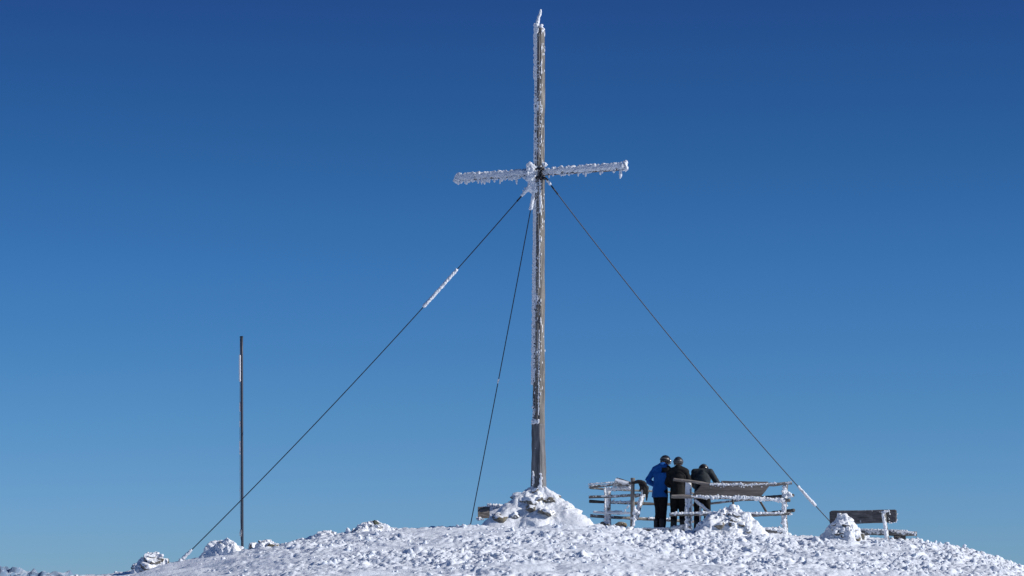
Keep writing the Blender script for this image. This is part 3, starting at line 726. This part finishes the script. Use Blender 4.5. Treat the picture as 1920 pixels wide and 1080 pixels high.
# ------------------------------------------------------------------ people
M_SKIN = mat_plain('skin', (.42, .26, .19), .55, 0, .1)
M_EYE = mat_plain('eye', (.6, .6, .6), .2, 0, 0, bump=0)
def cloth(name, col, bump=.35):
    m = mat_plain(name, col, .8, 0, .18, 14, bump)
    m.node_tree.nodes['Principled BSDF'].inputs['Specular IOR Level'].default_value = .25
    return m
def person(name, px, y, yaw, S, pose, label, jm, pm, gm, hm, panel=None, foot=None, zadj=0, jfn=None):
    x = P(px, 0, y)[0]; z = float(base_h(x, y))+zadj
    root = thing('person', label, 'person', (x, y, z), 'people looking out from the summit'); root.rotation_euler = (0, 0, 0)
    Mz = rotm(0, 0, yaw)
    T = lambda p: np.array([x, y, z])+Mz @ (np.array(p, float)*np.array([.9, 1, 1])*S)
    lat = Mz @ np.array([1., 0, 0])
    J = pose
    def body_tubes(mb, e, only=None):                              # e: extra thickness
        if only in (None, 'torso'):
            c = [J['pelvis'], J['waist'], J['chest'], J['neck']]
            mb.tube([T(q) for q in c], np.array([(.150+e, .12+e), (.138+e, .11+e), (.168+e, .125+e), (.078+e*.6, .075+e*.6)])*S, 20, lat=lat, roundcap=True, step=.03)
            mb.tube([T(J['sl']), T(J['neck']), T(J['sr'])], np.array([.062+e, .075+e*.8, .062+e])*S, 14, roundcap=True, step=.03)
        if only in (None, 'arms'):
            for s in 'lr':
                mb.tube([T(J['s'+s]), T(J['e'+s]), T(J['h'+s])], np.array([.058+e, .045+e, .031+e*.8])*S, 14, roundcap=True, step=.03)
        if only in (None, 'legs'):
            for s in 'lr':
                mb.tube([T(J['p'+s]), T(J['k'+s]), T(J['a'+s])], np.array([.09+e, .06+e, .042+e*1.15])*S, 16, roundcap=True, step=.03)
    def hand(mb, s, e):
        w, el = np.array(J['h'+s], float), np.array(J['e'+s], float); d = unit(w-el); sd = 1 if s == 'r' else -1
        up = unit(np.array([0, -.2, 1.])-d*np.dot([0, -.2, 1.], d)); ac = np.cross(d, up)
        pc = w+d*.05; mb.tube([T(w), T(pc), T(w+d*.085)], np.array([(.034+e, .02+e), (.042+e, .018+e), (.040+e, .016+e)])*S, 12, lat=Mz @ ac, roundcap=True, step=.01)
        for k, (o, ln) in enumerate(((-.030, .066), (-.010, .078), (.011, .072), (.030, .056))):
            b = w+d*.085+ac*o; m_ = b+d*ln*.5-up*.006; t_ = m_+d*ln*.36-up*.026
            mb.tube([T(b-d*.015), T(b), T(m_), T(t_)], np.array([.0095, .0095, .009, .0075])*S+e*.6, 8, roundcap=True, step=.008)
        b = w+d*.03-ac*sd*.036; mb.tube([T(b), T(b+d*.03-ac*sd*.026-up*.008), T(b+d*.058-ac*sd*.030-up*.02)], np.array([.013, .011, .009])*S+e*.6, 8, roundcap=True, step=.008)
    hc = np.array(J['head'], float); hf = unit(J['look']); hr = unit(np.cross(hf, [0, 0, 1.])); hu = np.cross(hr, hf)
    HM = Mz @ np.stack([hr, hf, hu], 1)
    Hd = lambda a, b, c: T(hc)+HM @ (np.array([a, b, c])*S)
    mb = MB(); body_tubes(mb, 0)
    for s in 'lr': hand(mb, s, 0)
    mb.blob(Hd(0, -.01, .02), np.array([.076, .095, .095])*S, amp=0, sub=3, M=HM)
    mb.blob(Hd(0, .02, -.04), np.array([.058, .07, .075])*S, amp=0, sub=3, M=HM)
    mb.tube([Hd(0, .088, .02), Hd(0, .112, -.02), Hd(0, .092, -.03)], np.array([.010, .015, .010])*S, 8, roundcap=True, step=.01)
    mb.tube([Hd(-.022, .085, -.062), Hd(0, .094, -.062), Hd(.022, .085, -.062)], .008*S, 8, roundcap=True, step=.01)
    for a in (-1, 1): mb.blob(Hd(a*.078, -.01, -.01), np.array([.012, .022, .033])*S, amp=0, sub=2, M=HM)
    mb.tube([T(J['neck']), Hd(0, -.02, -.04)], .056*S, 12, roundcap=True, step=.02)
    for s in 'lr':                                                 # feet
        a = np.array(J['a'+s], float); mb.tube([T(a+[0, -.04, -.05]), T(a+[0, .06, -.06]), T(a+[0, .15, -.065])], np.array([.04, .04, .028])*S, 10, roundcap=True, step=.02)
    me = remesh(mb.mesh('b', BASE[root.name]), .0065*S, 3); link(me, 'body', M_SKIN, root)
    for a in (-1, 1): part(MB().blob(Hd(a*.03, .078, .012), .0125*S, amp=0, sub=2), 'eye', M_EYE, root)
    # trousers
    mb = MB(); body_tubes(mb, .022, 'legs'); mb.tube([T(J['pelvis']), T(np.array(J['pelvis'])+[0, 0, .1])], np.array([(.155, .13), (.15, .13)])*S, 18, lat=lat, roundcap=True)
    def folds(me, a, seed):
        V = np.zeros(len(me.vertices)*3, np.float32); me.vertices.foreach_get('co', V); V = V.reshape(-1, 3).astype(float)
        N = np.zeros(len(me.vertices)*3, np.float32); me.vertices.foreach_get('normal', N); N = N.reshape(-1, 3)
        Q = V*np.array([1, 1, 1.7]); d = (1-2*np.abs(nv(Q, .17, seed)))*.6+nv(V, .3, seed+1)*.8
        me.vertices.foreach_set('co', (V+N*(d*a)[:, None]).astype(np.float32).ravel()); me.update()
    me = remesh(mb.mesh('t', BASE[root.name]), .011, 5); folds(me, .010, 2); link(me, 'trousers', pm, root)
    # jacket with hem and collar
    mb = MB(); body_tubes(mb, .026, 'torso'); body_tubes(mb, .020, 'arms')
    pv, wa = np.array(J['pelvis'], float), np.array(J['waist'], float); hem = pv-(wa-pv)*1.02
    mb.tube([T(hem), T(pv), T(wa)], np.array([(.192, .16), (.184, .155), (.170, .145)])*S, 20, lat=lat, step=.03)
    mb.tube([T(np.array(J['neck'])), T(np.array(J['neck'])*.45+hc*.55-[0, 0, .01])], np.array([.10, .082])*S, 16, step=.02)
    me = remesh(mb.mesh('j', BASE[root.name]), .010, 6); folds(me, .013, 5)
    jo = link(me, 'jacket', [jm]+([panel] if panel else []), root)
    if panel and jfn:
        inv = Mz.T; B = np.array(root.location)
        for f in me.polygons:
            q = inv @ (np.array(f.center)) / S
            if jfn(q): f.material_index = 1
    # gloves, boots
    for s in 'lr':
        mb = MB(); hand(mb, s, .004); me = remesh(mb.mesh('g', BASE[root.name]), .006, 2); link(me, 'glove', gm, root)
        a = np.array(J['a'+s], float); mb = MB()
        mb.tube([T(a+[0, -.05, -.045]), T(a+[0, .05, -.045]), T(a+[0, .17, -.06])], np.array([(.058, .055), (.056, .05), (.045, .035)])*S, 14, lat=lat, roundcap=True, step=.02)
        mb.tube([T(a+[0, -.03, -.04]), T(a+[0, -.03, .16])], .065*S, 14, roundcap=True, step=.03)
        me = remesh(mb.mesh('s', BASE[root.name]), .011, 4); link(me, 'boot', M_BOOT, root)
    # helmet: shell cut open at the face, with vents, rim, ear pads and a goggle strap
    V, F = ICO[4]; V = V.copy(); c = V[F].mean(1)
    keep = ~(((c[:, 1] > .35) & (c[:, 2] < .30)) | (c[:, 2] < -.52)); F2 = F[keep]
    rad = np.array([.112, .132, .128])
    ridge = 1+.035*np.cos(V[:, 0]*22)*(V[:, 2] > .25)
    Vo = V*rad*ridge[:, None]; Vi = V*rad*.88
    q = MB(); q.add([Hd(*v) for v in Vo+np.array([0, -.01, .03])], F2); q.add([Hd(*v) for v in Vi+np.array([0, -.01, .03])], F2[:, ::-1])
    ed = {}
    for f in F2:
        for a, b in ((f[0], f[1]), (f[1], f[2]), (f[2], f[0])): ed[(a, b)] = 1
    rim = [(a, b) for a, b in ed if (b, a) not in ed]
    q.F.append(np.array([(b, a, a+len(V), b+len(V)) for a, b in rim]))
    he = part(q, 'helmet', hm, root)
    # strap + goggles pushed round the front
    ang = np.linspace(R(-60), R(240), 44)
    st = MB().tube([Hd(math.cos(a)*.115, -.012-math.sin(a)*.134, .045-.012*math.sin(a)) for a in ang], (.017, .005), 8, lat=HM @ np.array([0, 0, 1.]))
    part(st, 'goggle_strap', M_STRAP, root, under=he)
    ang = np.linspace(R(20), R(160), 24)
    gg = MB().tube([Hd(math.cos(a)*.105, math.sin(a)*.135-.0, .045) for a in ang], (.040, .016), 12, lat=HM @ np.array([0, 0, 1.]), roundcap=True, power=.7)
    part(gg, 'goggles', M_LENS, root, under=he)
    part(MB().tube([Hd(-.085, .0, -.045), Hd(-.06, .04, -.11), Hd(0, .06, -.125), Hd(.06, .04, -.11), Hd(.085, 0, -.045)], (.010, .004), 8, lat=HM @ np.array([0, 0, 1.]), step=.01), 'chin_strap', M_BOOT, root, under=he)
    if foot: part(MB().blob(Hd(0, .03, -.05), np.array([.066, .083, .085])*S, amp=.04, sub=3, M=HM), 'face_mask', M_BOOT, root)
    return root
M_BOOT = mat_plain('boot_black', (.012, .012, .013), .5)
M_STRAP = mat_plain('goggle_strap_grey', (.085, .088, .095), .5)
M_LENS = mat_plain('goggle_lens', (.25, .22, .22), .15, .5, .1, 12, 0)
M_HELM = mat_plain('helmet_shell', (.018, .018, .021), .28, 0, .2, 8, 0)
M_HELM2 = mat_plain('helmet_shell_grey', (.035, .037, .042), .3, 0, .2, 8, 0)
def pose(lean=.0, bow=.25, el=(-.34, -.06, 1.14), hl=(-.2, .2, 1.0), er=(.32, .0, 1.15), hr=(.2, .25, 1.05), sp=.10, dip=0, sw=.185, szh=1.415, hx=0):
    z = lambda v, zz: v
    L = lambda zz: (zz-.93)*math.sin(lean); H = lambda zz: .93+(zz-.93)*math.cos(lean)
    sh = lambda p: (p[0], p[1]+L(p[2]), H(p[2])) 
    return dict(pelvis=(0, 0, .93), waist=sh((0, 0, 1.08)), chest=sh((0, 0, 1.30)), neck=sh((0, -.01, 1.46)), sl=sh((-sw, 0, szh)), sr=sh((sw, 0, szh)),
                el=sh(el), hl=sh(hl), er=sh(er), hr=sh(hr), pl=(-.09, 0, .90), pr=(.09, 0, .90), kl=(-sp, .03, .49), kr=(sp, .03, .49), al=(-sp-.01, -.01, .10), ar=(sp+.01, -.01, .10),
                head=(0, L(1.46)+.035+bow*.22, H(1.46)+.165-bow*.10), look=(0, 1, -bow))
blue = cloth('blue_jacket_cloth', (.005, .090, .34)); blk = cloth('black_cloth', (.010, .010, .012)); pan = cloth('black_trouser_cloth', (.0035, .0035, .004), .3)
gry = cloth('charcoal_jacket_cloth', (.011, .011, .0115)); gry2 = cloth('slate_jacket_cloth', (.030, .037, .042)); cy = cloth('cyan_glove_cloth', (.03, .35, .75))
person('person', 1238, 1.15, R(-40), 1.015, pose(.10, .45, el=(-.35, -.10, 1.16), hl=(-.16, .16, 1.02), er=(.29, .02, 1.14), hr=(.24, .24, 1.0), sp=.075),
       'person in bright blue ski jacket and black helmet, looking down to the right', blue, pan, cy, M_HELM, blk, foot=True,
       jfn=lambda q: (q[0] > .195+.10*(1.2-q[2])*(q[2] < 1.2) and q[2] > .9) or (q[0] > .085 and 1.33 < q[2] < 1.45 and q[1] > -.13))
person('person', 1271.5, 1.0, R(-6), .98, pose(.04, .15, el=(-.31, .02, 1.13), hl=(-.17, .26, 1.08), er=(.30, .04, 1.13), hr=(.18, .27, 1.08), sp=.11),
       'person in charcoal jacket with grey goggle strap, back turned, middle of the three', gry, pan, blk, M_HELM2)
person('person', 1316.5, .95, R(-8), .975, pose(.36, 1.1, el=(-.29, .12, 1.20), hl=(-.22, .38, 1.10), er=(.36, .10, 1.22), hr=(.45, .34, 1.06), sp=.13, sw=.20, szh=1.46),
       'person in slate grey jacket bending over with bowed head, rightmost of the three', gry2, pan, blk, M_HELM)

# ------------------------------------------------------------------ light, sky, camera
SUN_EL, SUN_AZ = R(28), R(-10)               # azimuth measured from +X towards +Y
sd = Vector((math.cos(SUN_EL)*math.cos(SUN_AZ), math.cos(SUN_EL)*math.sin(SUN_AZ), math.sin(SUN_EL)))
ld = bpy.data.lights.new('sun', 'SUN'); ld.energy = 4.3; ld.angle = R(.5); ld.color = (1, .965, .915)
lo_ = bpy.data.objects.new('sun', ld); COL.objects.link(lo_); lo_.rotation_euler = sd.to_track_quat('Z', 'Y').to_euler()
wd = bpy.data.worlds.new('World'); SC.world = wd; wd.use_nodes = True
nt = wd.node_tree; nt.nodes.clear()
ou = nt.nodes.new('ShaderNodeOutputWorld'); bg = nt.nodes.new('ShaderNodeBackground'); sk = nt.nodes.new('ShaderNodeTexSky')
sk.sky_type = 'NISHITA'; sk.sun_disc = False; sk.sun_elevation = SUN_EL; sk.sun_rotation = math.atan2(sd.x, sd.y)
sk.altitude = 2300; sk.air_density = 1.0; sk.dust_density = .15; sk.ozone_density = 2.2
tc = nt.nodes.new('ShaderNodeTexCoord'); sx = nt.nodes.new('ShaderNodeSeparateXYZ'); nt.links.new(tc.outputs['Generated'], sx.inputs[0])
cr = nt.nodes.new('ShaderNodeValToRGB')
mr = nt.nodes.new('ShaderNodeMapRange'); mr.inputs[1].default_value = -.02; mr.inputs[2].default_value = .28
nt.links.new(sx.outputs['Z'], mr.inputs[0]); nt.links.new(mr.outputs[0], cr.inputs[0])
stops = [(0, (.31, .54, .96)), (.149, (.272, .51, .935)), (.279, (.222, .475, .82)), (.434, (.168, .425, .765)), (.586, (.122, .345, .645)), (.735, (.108, .268, .575)), (1, (.22, .40, .66))]
SKY_STOPS = stops
e = cr.color_ramp.elements
while len(e) < len(SKY_STOPS): e.new(.5)
for q, (p_, c_) in zip(e, SKY_STOPS): q.position = p_; q.color = (*c_, 1)
mx = nt.nodes.new('ShaderNodeMix'); mx.data_type = 'RGBA'; mx.blend_type = 'MULTIPLY'; mx.inputs[0].default_value = 1
nt.links.new(sk.outputs[0], mx.inputs[6]); nt.links.new(cr.outputs[0], mx.inputs[7]); nt.links.new(mx.outputs[2], bg.inputs[0])
bg.inputs[1].default_value = .10
nt.links.new(bg.outputs[0], ou.inputs[0])
cd = bpy.data.cameras.new('camera'); cam = bpy.data.objects.new('camera', cd); COL.objects.link(cam); SC.camera = cam
cam.location = (0, -D0, 0); cam.rotation_euler = (R(90), 0, 0)
cd.sensor_width = 36; cd.lens = 36*FPX/1920; cd.shift_y = (HOR-540)/1920; cd.clip_start = .1; cd.clip_end = 60000
SC.view_settings.view_transform = 'Standard'; SC.view_settings.look = 'None'; SC.view_settings.exposure = 0; SC.view_settings.gamma = 1
SC.view_settings.use_curve_mapping = False
SC.render.engine = 'CYCLES'
